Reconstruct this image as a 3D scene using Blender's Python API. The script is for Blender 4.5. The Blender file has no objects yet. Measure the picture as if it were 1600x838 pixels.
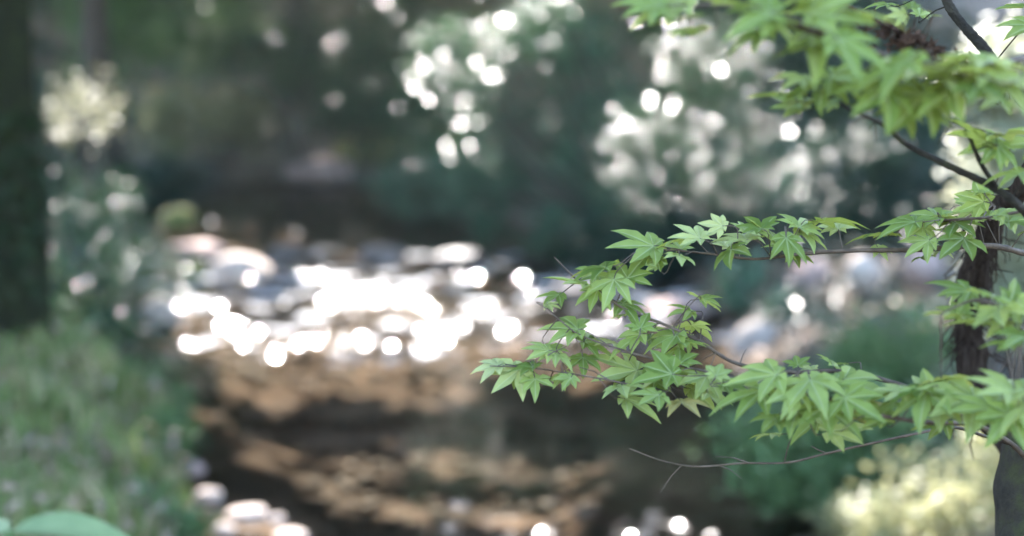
import bpy, math
import numpy as np
from mathutils import Vector, Matrix
scene = bpy.context.scene
C = scene.collection
rng = np.random.default_rng(7)
R = math.radians

# ------------------------------------------------------------------ camera
FPX = 2222.0; HOR = 165.0; CAMZ = 1.5          # focal length in photo pixels, horizon row, eye height over the water
PITCH = math.atan((419 - HOR) / FPX)
cam_d = bpy.data.cameras.new('camera'); cam = bpy.data.objects.new('camera', cam_d); C.objects.link(cam)
cam.location = (0, 0, CAMZ); cam.rotation_euler = (math.pi / 2 - PITCH, 0, 0)
cam_d.sensor_width = 36; cam_d.lens = 50; cam_d.clip_start = .05; cam_d.clip_end = 500
cam_d.dof.use_dof = True; cam_d.dof.focus_distance = 1.255; cam_d.dof.aperture_fstop = 2.7; cam_d.dof.aperture_blades = 0
scene.camera = cam

# ------------------------------------------------------------------ sky and sun
SUN_EL, SUN_AZ = 46.0, -9.0
W = bpy.data.worlds.new('World'); scene.world = W; W.use_nodes = True
nt = W.node_tree; bg = nt.nodes['Background']
sky = nt.nodes.new('ShaderNodeTexSky'); sky.sky_type = 'NISHITA'; sky.sun_disc = False
sky.sun_elevation = R(SUN_EL); sky.sun_rotation = R(SUN_AZ); sky.air_density = 1.0; sky.dust_density = 1.0; sky.ozone_density = 1.0
nt.links.new(sky.outputs[0], bg.inputs[0]); bg.inputs[1].default_value = 0.15
SUNV = np.array([math.sin(R(SUN_AZ)) * math.cos(R(SUN_EL)), math.cos(R(SUN_AZ)) * math.cos(R(SUN_EL)), math.sin(R(SUN_EL))])
sun_d = bpy.data.lights.new('sun', 'SUN'); sun = bpy.data.objects.new('sun', sun_d); C.objects.link(sun)
sun_d.energy = 4.5; sun_d.angle = R(.53); sun_d.color = (1, .935, .9)
sun.rotation_euler = Vector(-SUNV).to_track_quat('-Z', 'Y').to_euler(); sun.location = (-3, 12, 20)
vs = scene.view_settings; vs.view_transform = 'Standard'; vs.look = 'None'; vs.gamma = 1; vs.use_curve_mapping = False
vs.exposure = 3.25
cy = scene.cycles
cy.use_denoising = True; cy.max_bounces = 8; cy.diffuse_bounces = 4; cy.glossy_bounces = 4; cy.transmission_bounces = 6
cy.transparent_max_bounces = 10; cy.sample_clamp_indirect = 6; cy.caustics_reflective = False; cy.caustics_refractive = False
cy.use_adaptive_sampling = False

# ------------------------------------------------------------------ helpers
FWD = np.array([0, math.cos(PITCH), -math.sin(PITCH)]); UPV = np.array([0, math.sin(PITCH), math.cos(PITCH)])
def at(px, py, d):
    """world point at depth d metres along the view, for a place measured in the photograph"""
    return np.array([0, 0, CAMZ]) + d * FWD + (px - 800) / FPX * d * np.array([1, 0, 0]) - (py - 419) / FPX * d * UPV

def tag(o, label=None, cat=None, group=None, kind=None):
    if label: o['label'] = label
    if cat: o['category'] = cat
    if group: o['group'] = group
    if kind: o['kind'] = kind
    return o
def empty(name, loc):
    o = bpy.data.objects.new(name, None); o.location = [float(v) for v in loc]; o.empty_display_size = .1; C.objects.link(o); return o
def link(name, me, mat=None, parent=None):
    o = bpy.data.objects.new(name, me); C.objects.link(o)
    if mat is not None and not me.materials: me.materials.append(mat)
    if parent is not None:
        o.parent = parent
        L = parent.matrix_basis.translation if parent.parent is None else parent.parent.matrix_basis.translation
        if parent.parent is None: o.location = -parent.location      # meshes are made in world metres
    return o
def mesh_np(name, v, f, smooth=False):
    """v (n,3), f (m,k) of one polygon size k"""
    me = bpy.data.meshes.new(name); v = np.asarray(v, np.float32); f = np.asarray(f, np.int32)
    n, k = f.shape
    me.vertices.add(len(v)); me.vertices.foreach_set('co', v.ravel())
    me.loops.add(n * k); me.loops.foreach_set('vertex_index', f.ravel())
    me.polygons.add(n); me.polygons.foreach_set('loop_start', np.arange(0, n * k, k, dtype=np.int32))
    if smooth: me.polygons.foreach_set('use_smooth', np.ones(n, bool))
    me.update(calc_edges=True); me.validate(); return me
def fnoise(p, seed=0, freq=1.0, octaves=4):
    """cheap smooth noise: sums of sines in random directions, about -1..1"""
    r = np.random.default_rng(seed); p = np.asarray(p, float); out = np.zeros(p.shape[:-1]); a = 1.0; tot = 0
    for o in range(octaves):
        for k in range(5):
            d = r.normal(size=p.shape[-1]); d /= np.linalg.norm(d)
            out += a * np.sin(p @ d * freq * (1.7 + r.random()) + r.random() * 6.28) / 2.2
        tot += a; a *= .5; freq *= 2.03
    return out / tot
def smooth(t): t = np.clip(t, 0, 1); return t * t * (3 - 2 * t)

def tube_geo(pts, rad, sides=8, bump=0.0, seed=0):
    pts = np.asarray(pts, float); n = len(pts); rad = np.broadcast_to(np.asarray(rad, float), (n,))
    t = np.gradient(pts, axis=0); t /= np.linalg.norm(t, axis=1)[:, None] + 1e-9
    ref = np.array([0, 0, 1.0]) if abs(t[:, 2]).mean() < .8 else np.array([1.0, 0, 0])
    u = np.cross(t, ref); u /= np.linalg.norm(u, axis=1)[:, None] + 1e-9; w = np.cross(t, u)
    a = np.arange(sides) / sides * 2 * np.pi
    ring = u[:, None] * np.cos(a)[None, :, None] + w[:, None] * np.sin(a)[None, :, None]
    rr = rad[:, None] * np.ones(sides)[None]
    v = pts[:, None] + ring * rr[..., None]
    if bump:
        k = fnoise(v.reshape(-1, 3), seed, 1.2 / max(rad.max(), 1e-4), 3).reshape(n, sides)
        v = pts[:, None] + ring * (rr * (1 + bump * k))[..., None]
    i = np.arange(n - 1)[:, None] * sides; j = np.arange(sides)[None]; j2 = (j + 1) % sides
    f = np.stack([i + j, i + j2, i + sides + j2, i + sides + j], -1).reshape(-1, 4)
    return v.reshape(-1, 3), f
def smooth_path(pts, n):
    pts = np.asarray(pts, float); m = len(pts)
    P = np.vstack([2 * pts[0] - pts[1], pts, 2 * pts[-1] - pts[-2]]); out = []
    for s in np.linspace(0, m - 1 - 1e-6, n):
        k = int(s); t = s - k; a, b, c, d = P[k:k + 4]
        out.append(.5 * ((2 * b) + (-a + c) * t + (2 * a - 5 * b + 4 * c - d) * t * t + (-a + 3 * b - 3 * c + d) * t ** 3))
    return np.array(out)
def join_geo(parts):
    vs_, fs_, o = [], [], 0
    for v, f in parts: vs_.append(v); fs_.append(f + o); o += len(v)
    return np.vstack(vs_), np.vstack(fs_)

# ------------------------------------------------------------------ materials
def mat_new(name):
    m = bpy.data.materials.new(name); m.use_nodes = True; t = m.node_tree
    for n in list(t.nodes): t.nodes.remove(n)
    return m, t, t.nodes.new('ShaderNodeOutputMaterial')
def ramp(t, stops, fac=None):
    n = t.nodes.new('ShaderNodeValToRGB'); e = n.color_ramp.elements
    while len(e) < len(stops): e.new(.5)
    for k, (p, c) in enumerate(stops): e[k].position = p; e[k].color = (*c, 1)
    if fac is not None: t.links.new(fac, n.inputs[0])
    return n
def noise(t, scale, detail=6, rough=.6, vec=None, obj=False):
    n = t.nodes.new('ShaderNodeTexNoise'); n.inputs['Scale'].default_value = scale; n.inputs['Detail'].default_value = detail
    n.inputs['Roughness'].default_value = rough
    if vec is None:
        g = t.nodes.new('ShaderNodeNewGeometry'); vec = g.outputs['Position']
    t.links.new(vec, n.inputs['Vector']); return n
def foliage_mat(name, stops, rough=.42, transl=.3, tcol=(.12, .2, .02), spec=.5, per_object=False):
    m, t, out = mat_new(name)
    if per_object:
        src = t.nodes.new('ShaderNodeObjectInfo').outputs['Random']
    else:
        src = t.nodes.new('ShaderNodeNewGeometry').outputs['Random Per Island']
    cr = ramp(t, stops, src)
    nz = noise(t, 60 if per_object else 3.0, 3)
    mx = t.nodes.new('ShaderNodeMix'); mx.data_type = 'RGBA'; mx.blend_type = 'MULTIPLY'; mx.inputs[0].default_value = .55
    r2 = ramp(t, [(.3, (.6, .65, .6)), (.7, (1.25, 1.2, 1.1))], nz.outputs['Fac'])
    t.links.new(cr.outputs[0], mx.inputs[6]); t.links.new(r2.outputs[0], mx.inputs[7])
    p = t.nodes.new('ShaderNodeBsdfPrincipled'); p.inputs['Roughness'].default_value = rough; p.inputs['Specular IOR Level'].default_value = spec
    col = mx.outputs[2]
    if per_object:                                       # paler veins along the lobes
        av = t.nodes.new('ShaderNodeAttribute'); av.attribute_name = 'vein'
        rv = ramp(t, [(.84, (0, 0, 0)), (.97, (.45, .45, .45))], av.outputs['Fac'])
        mv = t.nodes.new('ShaderNodeMix'); mv.data_type = 'RGBA'; t.links.new(rv.outputs[0], mv.inputs[0]); t.links.new(col, mv.inputs[6]); mv.inputs[7].default_value = (.55, .6, .36, 1); col = mv.outputs[2]
    t.links.new(col, p.inputs['Base Color'])
    tr = t.nodes.new('ShaderNodeBsdfTranslucent'); tr.inputs[0].default_value = (*tcol, 1)
    ms = t.nodes.new('ShaderNodeMixShader'); ms.inputs[0].default_value = transl
    t.links.new(p.outputs[0], ms.inputs[1]); t.links.new(tr.outputs[0], ms.inputs[2]); t.links.new(ms.outputs[0], out.inputs[0])
    return m
def solid_noise_mat(name, stops, scale, rough=.85, bump=.4, bscale=None, spec=.3, stretch=None):
    m, t, out = mat_new(name)
    vec = None
    if stretch:
        g = t.nodes.new('ShaderNodeNewGeometry'); mp = t.nodes.new('ShaderNodeMapping'); mp.inputs['Scale'].default_value = stretch
        t.links.new(g.outputs['Position'], mp.inputs['Vector']); vec = mp.outputs[0]
    n = noise(t, scale, 8, .65, vec); cr = ramp(t, stops, n.outputs['Fac'])
    p = t.nodes.new('ShaderNodeBsdfPrincipled'); p.inputs['Roughness'].default_value = rough; p.inputs['Specular IOR Level'].default_value = spec
    t.links.new(cr.outputs[0], p.inputs['Base Color'])
    b = t.nodes.new('ShaderNodeBump'); b.inputs['Strength'].default_value = bump; b.inputs['Distance'].default_value = .02
    n2 = noise(t, bscale or scale * 4, 8, .7, vec); t.links.new(n2.outputs['Fac'], b.inputs['Height']); t.links.new(b.outputs[0], p.inputs['Normal'])
    t.links.new(p.outputs[0], out.inputs[0]); return m

M = {}
M['maple'] = foliage_mat('maple_leaf', [(0, (.08, .145, .03)), (.22, (.155, .245, .06)), (.55, (.265, .355, .11)), (.85, (.38, .455, .17)), (.97, (.5, .53, .26)), (1, (.45, .36, .14))], .55, .45, (.46, .48, .08), .28, True)
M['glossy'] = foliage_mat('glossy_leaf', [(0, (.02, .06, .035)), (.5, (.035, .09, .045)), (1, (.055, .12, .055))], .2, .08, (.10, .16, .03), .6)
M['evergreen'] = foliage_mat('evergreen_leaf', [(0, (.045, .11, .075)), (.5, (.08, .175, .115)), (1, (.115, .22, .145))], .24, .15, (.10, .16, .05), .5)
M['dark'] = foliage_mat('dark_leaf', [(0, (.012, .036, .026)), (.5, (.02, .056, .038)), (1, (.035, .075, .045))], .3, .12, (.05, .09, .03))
M['bluegreen'] = foliage_mat('bluish_leaf', [(0, (.05, .11, .04)), (.35, (.12, .21, .085)), (.8, (.17, .27, .11)), (1, (.24, .3, .15))], .5, .25, (.12, .2, .05), .3)
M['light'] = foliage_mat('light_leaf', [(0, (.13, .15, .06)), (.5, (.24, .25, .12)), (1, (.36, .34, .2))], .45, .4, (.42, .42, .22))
M['glare'] = foliage_mat('glare_leaf', [(0, (.2, .24, .16)), (.5, (.32, .35, .25)), (1, (.42, .43, .34))], .4, .45, (.5, .5, .36), .5)  # leaf colour paled to carry the glare of overexposed sun
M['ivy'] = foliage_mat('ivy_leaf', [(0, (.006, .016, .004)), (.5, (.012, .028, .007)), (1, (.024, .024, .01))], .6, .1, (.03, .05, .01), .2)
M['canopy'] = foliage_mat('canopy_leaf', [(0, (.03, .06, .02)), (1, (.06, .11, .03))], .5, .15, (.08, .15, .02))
M['grass'] = foliage_mat('grass_blade', [(0, (.1, .16, .05)), (.4, (.22, .3, .1)), (.66, (.32, .37, .14)), (.76, (.36, .27, .16)), (1, (.52, .4, .27))], .55, .3, (.14, .2, .04), .2)
M['litter'] = foliage_mat('dry_leaf', [(0, (.09, .06, .05)), (.4, (.2, .13, .09)), (.75, (.32, .22, .18)), (1, (.42, .32, .26))], .5, .12, (.3, .2, .1))
M['bark'] = solid_noise_mat('bark', [(.3, (.02, .018, .014)), (.55, (.06, .05, .04)), (.75, (.10, .09, .07))], 9, .9, .9, 30, stretch=(3, 3, .6))
M['mossbark'] = solid_noise_mat('mossy_bark', [(.32, (.02, .017, .013)), (.5, (.06, .05, .034)), (.62, (.075, .08, .03)), (.78, (.13, .125, .07))], 25, .9, 1.0, 90)
M['shademoss'] = solid_noise_mat('shaded_mossy_bark', [(.35, (.012, .011, .008)), (.55, (.022, .026, .01)), (.75, (.035, .045, .014))], 25, .9, 1.0, 90, spec=.1)  # mossy bark with the left trunk's shade put into its colour
M['shag'] = solid_noise_mat('shaggy_bark', [(.3, (.025, .016, .01)), (.5, (.075, .05, .035)), (.75, (.15, .11, .085))], 70, .95, 1.0, 220, stretch=(2.5, 2.5, .5), spec=.1)
M['twig'] = solid_noise_mat('twig_bark', [(.35, (.055, .038, .026)), (.55, (.12, .085, .06)), (.75, (.2, .16, .13))], 60, .6, .4, 300)
M['deadtwig'] = solid_noise_mat('dead_bark', [(.35, (.05, .025, .014)), (.6, (.13, .07, .04)), (.8, (.2, .13, .09))], 70, .9, .8, 300)
M['palerock'] = solid_noise_mat('pale_stone', [(.3, (.26, .2, .165)), (.5, (.42, .35, .3)), (.75, (.52, .45, .39))], 6, .7, .5, 30)
M['pinkrock'] = solid_noise_mat('pink_stone', [(.3, (.2, .13, .11)), (.5, (.34, .24, .21)), (.75, (.42, .33, .3))], 5, .75, .5, 30)
M['darkrock'] = solid_noise_mat('dark_stone', [(.3, (.05, .045, .04)), (.5, (.1, .09, .085)), (.75, (.17, .155, .14))], 6, .5, .5, 30, spec=.5)
M['mossrock'] = solid_noise_mat('mossy_stone', [(.35, (.06, .085, .02)), (.5, (.14, .16, .04)), (.62, (.22, .21, .1)), (.8, (.34, .3, .24))], 5, .85, .6, 40)
M['pebble'] = foliage_mat('pebble', [(0, (.02, .018, .015)), (.5, (.045, .032, .023)), (.8, (.09, .055, .034)), (1, (.15, .095, .06))], .6, 0.0)

# ground: litter and moss on the banks, sand and gravel where the stream runs
m, t, out = mat_new('ground'); M['ground'] = m
g = t.nodes.new('ShaderNodeNewGeometry'); sp = t.nodes.new('ShaderNodeSeparateXYZ'); t.links.new(g.outputs['Position'], sp.inputs[0])
bank = ramp(t, [(.3, (.045, .036, .024)), (.48, (.125, .09, .06)), (.6, (.19, .15, .11)), (.75, (.1, .105, .045))], noise(t, 1.6, 9, .7).outputs['Fac'])
mpb = t.nodes.new('ShaderNodeMapping'); mpb.inputs['Scale'].default_value = (.6, 1.3, 1); t.links.new(g.outputs['Position'], mpb.inputs['Vector'])
bed = ramp(t, [(.3, (.04, .028, .018)), (.45, (.065, .042, .026)), (.58, (.1, .061, .035)), (.75, (.145, .09, .052))], noise(t, 1.35, 5, .5, mpb.outputs[0]).outputs['Fac'])
mr = t.nodes.new('ShaderNodeMapRange'); mr.inputs[1].default_value = -.02; mr.inputs[2].default_value = .05; t.links.new(sp.outputs[2], mr.inputs[0])
mx = t.nodes.new('ShaderNodeMix'); mx.data_type = 'RGBA'; t.links.new(mr.outputs[0], mx.inputs[0]); t.links.new(bed.outputs[0], mx.inputs[6]); t.links.new(bank.outputs[0], mx.inputs[7])
p = t.nodes.new('ShaderNodeBsdfPrincipled'); p.inputs['Roughness'].default_value = .9; t.links.new(mx.outputs[2], p.inputs['Base Color'])
b = t.nodes.new('ShaderNodeBump'); b.inputs['Strength'].default_value = .35; b.inputs['Distance'].default_value = .03
t.links.new(noise(t, 14, 8, .7).outputs['Fac'], b.inputs['Height']); t.links.new(b.outputs[0], p.inputs['Normal']); t.links.new(p.outputs[0], out.inputs[0])

# water: clear, seen through, with Fresnel reflection
m, t, out = mat_new('stream_water'); M['water'] = m
tr = t.nodes.new('ShaderNodeBsdfTransparent'); tr.inputs[0].default_value = (.77, .73, .65, 1)
gl = t.nodes.new('ShaderNodeBsdfGlossy'); gl.inputs['Roughness'].default_value = .085; gl.inputs[0].default_value = (1, 1, 1, 1)
fr = t.nodes.new('ShaderNodeFresnel'); fr.inputs['IOR'].default_value = 1.33
b = t.nodes.new('ShaderNodeBump'); b.inputs['Strength'].default_value = .05; b.inputs['Distance'].default_value = .02
t.links.new(noise(t, 16, 3, .5).outputs['Fac'], b.inputs['Height'])
t.links.new(b.outputs[0], gl.inputs['Normal']); t.links.new(b.outputs[0], fr.inputs['Normal'])
ms = t.nodes.new('ShaderNodeMixShader'); t.links.new(fr.outputs[0], ms.inputs[0]); t.links.new(tr.outputs[0], ms.inputs[1]); t.links.new(gl.outputs[0], ms.inputs[2])
at_ = t.nodes.new('ShaderNodeAttribute'); at_.attribute_name = 'foam'
fo = t.nodes.new('ShaderNodeBsdfDiffuse'); fo.inputs[0].default_value = (.75, .76, .78, 1)
ms2 = t.nodes.new('ShaderNodeMixShader'); t.links.new(at_.outputs['Fac'], ms2.inputs[0]); t.links.new(ms.outputs[0], ms2.inputs[1]); t.links.new(fo.outputs[0], ms2.inputs[2])
t.links.new(ms2.outputs[0], out.inputs[0])

# ------------------------------------------------------------------ terrain
YL = [-6, 0, 3, 4.95, 5.8, 7, 8.4, 10.6, 14.2, 20, 26.7, 34]
XL = [-.45, -.45, -.6, -.93, -1.42, -1.68, -2.3, -2.75, -3.8, -5.2, -6.8, -13]
YR = [-6, 0, 4, 4.95, 5.6, 7, 8.9, 10.6, 13, 15.5, 20, 26.7, 30, 34]
XR = [1.6, 1.5, 1.3, 1.15, .9, 1.0, 1.32, 1.5, 1.35, .6, -.9, -2.2, -4.5, -8]
def height(x, y):
    x = np.asarray(x, float); y = np.asarray(y, float)
    wob = .12 * np.sin(y * 2.3) + .08 * np.sin(y * 5.1 + 1)
    dl = np.interp(y, YL, XL) + wob - x; dr = x - np.interp(y, YR, XR) + wob * .8
    d = np.maximum(dl, dr); left = dl > dr
    P = np.stack([x, y], -1)
    n1 = fnoise(P, 3, .9, 4); n2 = fnoise(P, 5, 4.0, 3)
    bed = -.05 - .22 * smooth(-d / .9) + .035 * n1 * smooth(-d / .4)
    rise = np.where(left, .30 * smooth(d / .55) + .17 * np.clip(d - .3, 0, 9), .2 * smooth(d / .6) + .12 * np.clip(d - .3, 0, 9))
    h = np.where(d < 0, bed, -.05 + rise + .06 * n1 * smooth(d / .5) + .015 * n2)
    hill = .8 * np.clip(y - 26.5 - .12 * (x + 5) + .5 * n1, 0, 4) + .45 * np.clip(y - 30 - .12 * (x + 5), 0, 60)
    return h + hill * (1 - .35 * smooth((x - .5) / 5))
gx = np.unique(np.concatenate([np.linspace(-45, -8, 38), np.linspace(-8, 5, 190), np.linspace(5, 45, 40)]))
gy = np.unique(np.concatenate([np.linspace(-14, 2, 22), np.linspace(2, 16, 200), np.linspace(16, 34, 100), np.linspace(34, 85, 45)]))
X, Y = np.meshgrid(gx, gy); Z = height(X, Y); nx, ny = len(gx), len(gy)
idx = np.arange(nx * ny).reshape(ny, nx)
F = np.stack([idx[:-1, :-1], idx[:-1, 1:], idx[1:, 1:], idx[1:, :-1]], -1).reshape(-1, 4)
ground = link('ground', mesh_np('ground', np.stack([X, Y, Z], -1).reshape(-1, 3), F, True), M['ground']); tag(ground, kind='structure')

# ------------------------------------------------------------------ stream
wy = np.unique(np.concatenate([np.arange(-6, 4, .15), np.arange(4, 9, .035), np.arange(9, 15, .045), np.arange(15, 34, .11)]))
NU = 230
wu = np.linspace(0, 1, NU)
XX = np.interp(wy, YL, XL)[:, None] - .6 + wu[None] * (np.interp(wy, YR, XR) - np.interp(wy, YL, XL) + 1.2)[:, None]
YY = np.repeat(wy[:, None], NU, 1); PW = np.stack([XX, YY], -1)
rif = smooth((YY - 8.1 - .35 * np.sin(XX * 1.7)) / .8) * (1 - smooth((YY - 13.2) / 2.2))
near = .55 * np.exp(-(((XX - .35) / .55) ** 2 + ((YY - 4.95) / .35) ** 2))
amp = .0007 + .018 * np.maximum(rif * (.65 + .5 * fnoise(PW, 21, 1.6, 3)), 0) + .03 * near + .022 * smooth((YY - 14) / 3)
wr = np.random.default_rng(11); wz = np.zeros_like(XX)
for k in range(46):
    lam = .1 * 10 ** (wr.random() * .85); ang = wr.normal(-math.pi / 2, .65)
    wz += (lam / .35) ** .62 * np.sin((XX * math.cos(ang) + YY * math.sin(ang)) * 6.283 / lam + wr.random() * 6.28 + 1.3 * fnoise(PW, 100 + k % 4, 1.3, 2)) / 4.2
wzz = amp * wz + .02 * rif * fnoise(PW, 31, 2.4, 3)
foam = np.clip(rif * (fnoise(PW * np.array([1, 1.6]), 41, 3.2, 4) * 1.3 - .42) * 1.2, 0, .55)
n0, n1_ = wzz.shape; wi = np.arange(n0 * n1_).reshape(n0, n1_)
WF = np.stack([wi[:-1, :-1], wi[:-1, 1:], wi[1:, 1:], wi[1:, :-1]], -1).reshape(-1, 4)
wm = mesh_np('stream', np.stack([XX, YY, wzz], -1).reshape(-1, 3), WF, True)
a_ = wm.attributes.new('foam', 'FLOAT', 'POINT'); a_.data.foreach_set('value', foam.astype(np.float32).ravel())
stream = link('stream', wm, M['water']); tag(stream, kind='structure')

# ------------------------------------------------------------------ leaves by the thousand
def leaf_geo(c, size, r, flat=0.0, aspect=.42, axis=None, normal=None):
    """one folded two-triangle leaf at each centre; flat pulls the normals towards up"""
    n = len(c); s = size * (.65 + .7 * r.random(n))[:, None]
    nn = r.normal(size=(n, 3)); nn /= np.linalg.norm(nn, axis=1)[:, None]; nn[:, 2] = np.abs(nn[:, 2]) + flat * 1.6
    if normal is not None: nn = nn * .6 + normal
    nn /= np.linalg.norm(nn, axis=1)[:, None]
    u = r.normal(size=(n, 3)) if axis is None else axis + .5 * r.normal(size=(n, 3))
    u -= (u * nn).sum(1)[:, None] * nn; u /= np.linalg.norm(u, axis=1)[:, None] + 1e-9; w = np.cross(nn, u)
    v = np.stack([c - u * s * .5, c + w * s * aspect * .5 + nn * s * .06, c + u * s * .5 - nn * s * .05, c - w * s * aspect * .5 + nn * s * .06], 1).reshape(-1, 3)
    i = np.arange(n)[:, None] * 4
    f = np.concatenate([i + np.array([[0, 1, 2]]), i + np.array([[0, 2, 3]])], 1).reshape(-1, 3)
    return v, f
def clumps(c, rad, n, r, nclump=40, tight=.22, hollow=.55):
    """leaf centres gathered in clumps spread through an ellipsoid, more of them near its outside"""
    d = r.normal(size=(nclump, 3)); d /= np.linalg.norm(d, axis=1)[:, None]
    q = d * (hollow + (1 - hollow) * r.random(nclump))[:, None] * np.array(rad) * (.85 + .3 * r.random(nclump))[:, None]
    k = r.integers(0, nclump, n); sz = np.array(rad).mean() * tight * (.6 + .9 * r.random(nclump))
    return np.array(c) + q[k] + r.normal(size=(n, 3)) * sz[k][:, None] * np.array([1, 1, .7])[None], np.array(c) + q

def plant(name, label, cat, base, crown, n, size, mat, seed, group=None, nclump=40, tight=.22, flat=.3, stems=5, stem_r=.02, sagging=False, aspect=.42, woody='bark', facing=None):
    r = np.random.default_rng(seed)
    base = np.array([base[0], base[1], float(height(base[0], base[1]))])
    root = tag(empty(name, base), label, cat, group)
    pts, tips, per = [], [], n // len(crown)
    for c, rad in crown:
        a, b_ = clumps(c, rad, per, r, nclump, tight); pts.append(a); tips.append(b_[:max(2, stems)])
    pts = np.vstack(pts); ok = pts[:, 2] > height(pts[:, 0], pts[:, 1]) + .01; pts = pts[ok]
    ax = np.tile([0, 0, -1.0], (len(pts), 1)) if sagging else None
    v, f = leaf_geo(pts, size, r, flat, aspect, ax, None if facing is None else np.array([-.1, -.42, .9]) * facing)
    link('crown', mesh_np('crown', v, f), M[mat], root)
    geo = []
    for tp in np.vstack(tips):
        mid = base * .45 + tp * .55 + r.normal(size=3) * .06 * np.linalg.norm(tp - base); mid[2] = max(mid[2], base[2] + .3 * (tp[2] - base[2]))
        st = base + np.array([*r.normal(size=2) * stem_r * 1.2, -.05])
        pth = smooth_path([st, mid, tp], 9); geo.append(tube_geo(pth, np.linspace(stem_r, stem_r * .3, 9), 6))
    v, f = join_geo(geo); link('stem', mesh_np('stem', v, f, True), M[woody], root)
    return root

# ------------------------------------------------------------------ the wood: trunks and the crowns that shade the stream
# places the photograph shows in direct sun; the crowns have gaps towards the sun there
gaps = []
def gap(p, r): gaps.append((np.array(p, float), r))
for x, y, r in [(.75, 10.8, .38), (1.15, 10.4, .3), (-2.25, 9.6, .35), (-2.4, 10.8, .35), (-1.5, 8.9, .45), (-.6, 8.9, .4), (.4, 9.3, .4), (-2.1, 9.9, .4), (-1.7, 9.4, .5), (-1.0, 9.4, .6), (-.2, 9.9, .5), (.3, 10.2, .45), (-1.9, 10.2, .6), (-1.1, 11.3, .75), (-.2, 11.2, .7), (-1.5, 12.6, .5), (-.6, 12.8, .5)]: gap((x, y, 0), r)
for px, py, d, r in [(370, 425, 12.8, .4), (300, 392, 14.6, .35), (280, 352, 17.6, .35), (370, 350, 18, .4), (450, 360, 17, .3), (560, 352, 17, .25), (520, 385, 15, .3), (640, 385, 14.5, .3),
                     (130, 185, 9, .32), (100, 400, 8.6, .28), (110, 320, 9, .25), (130, 500, 8.2, .28), (200, 410, 10, .3), (240, 480, 10, .35), (150, 540, 8.2, .28),
                     (330, 790, 5.3, .24), (400, 810, 5.2, .24), (450, 835, 5.0, .2), (60, 560, 7, .08), (150, 640, 6.2, .08), (90, 720, 5.4, .07), (210, 690, 5.8, .08), (120, 610, 6.6, .06), (230, 780, 5.1, .07), (40, 660, 5.8, .06), (190, 600, 6.9, .08), (170, 760, 5.1, .05), (70, 790, 4.7, .05), 
                     (860, 825, 5.0, .2), (1050, 820, 5.0, .22), (950, 815, 5.0, .2), (890, 760, 5.6, .12),
                     (1100, 70, 10.3, .45), (1130, 170, 10.3, .5), (1080, 220, 10.3, .42), (1180, 280, 10.3, .45), (985, 210, 10.3, .3), (990, 290, 10.3, .28), (1040, 110, 10.3, .3), (1250, 200, 12, .4), (1380, 240, 11.8, .35),
                     (1380, 235, 9, .25), (1350, 425, 9.3, .22), (1440, 415, 9.3, .24), (1270, 410, 9.5, .15), (1190, 545, 8.7, .22),
                     (1400, 800, 4.4, .26), (1540, 760, 4.3, .3), (1360, 800, 4.6, .12), (1470, 730, 4.6, .1),
                     (1590, 120, 4.8, .45), (1590, 300, 4.7, .45), (1595, 450, 4.7, .35),
                     (830, 40, 13, .42), (540, 180, 24.4, .35), (635, 170, 24.4, .35), (712, 245, 20.5, .3), (712, 195, 20.5, .3), (595, 40, 24.5, .4), (510, 8, 24.8, .35), (420, 150, 25, .3), (240, 165, 25, .25), (340, 160, 25, .3), (300, 235, 25, .2), (390, 215, 25, .25), (440, 60, 25, .2), (300, 110, 25.5, .2), (480, 205, 25, .2), (590, 215, 26, .25), (660, 290, 19, .2), (690, 130, 20.5, .2), (250, 40, 25.5, .15), (150, 100, 21.5, .2), (735, 25, 14, .2), (765, 120, 14, .25), (865, 150, 14, .25), (775, 330, 14, .25), (300, 200, 25.5, .2), (500, 262, 26, .3), (272, 590, 7.8, .1), (590, 225, 27, .25)]:
    gap(at(px, py, d), r)
for px, py, d, r in [(1310, 566, 1.2, .06), (1290, 650, 1.09, .05), (1200, 600, 1.12, .045), (900, 440, 1.2, .045), (1400, 120, .92, .05), (1250, 60, .93, .05), (850, 550, 1.2, .045), (1060, 620, 1.16, .045), (1540, 620, 1.04, .05)]: gap(at(px, py, d), r)      # flecks of sun on the maple
for px, py, r in [(430, 610, .3), (660, 608, .26), (500, 590, .2), (330, 700, .22), (430, 735, .3), (560, 740, .3), (690, 730, .28), (800, 745, .28), (900, 770, .25), (520, 800, .3), (640, 800, .3), (770, 815, .3), (880, 830, .25), (400, 790, .2), (620, 690, .14), (760, 640, .14)]:
    gap(at(px, py, 1.77 * FPX / (py - HOR)), r * .72)                 # sunlit patches of the stream bed
trees = [  # base x, y, trunk radius, height to the crown, lean, label
    (-2.33, 6.6, .13, 6.2, (-.3, .8), 'dark ivy-clad tree trunk standing at the left edge on the grassy bank'),
    (-5.95, 20.5, .2, 7, (.2, .2), 'dark brown trunk behind the sunlit yellow leaves, upper left'),
    (-4.35, 29, .25, 6, (.4, 0), 'dark trunk on the far slope above the brown bank'),
    (-2.3, 31, .28, 6, (-.5, -.3), 'broad shadowy trunk on the far slope, above the pale stone by the water'),
    (2.9, 16.8, .2, 7, (-.3, -.5), 'grey trunk rising behind the glossy evergreen with white glints'),
    (5.3, 11.5, .16, 6.5, (-.7, .2), 'tree of the right bank whose crown shades the bushes'),
    (5.2, 24, .3, 8, (0, 0), 'shaded trunk far behind the evergreen bushes on the right bank'),
    (-8.5, 13.5, .22, 7, (.6, .3), 'tree of the left bank whose crown shades the stream'),
]
tb = np.array([[q[0] + q[4][0], q[1] + q[4][1]] for q in trees])
cr_ = np.random.default_rng(77)
ncl = 5400
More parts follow.
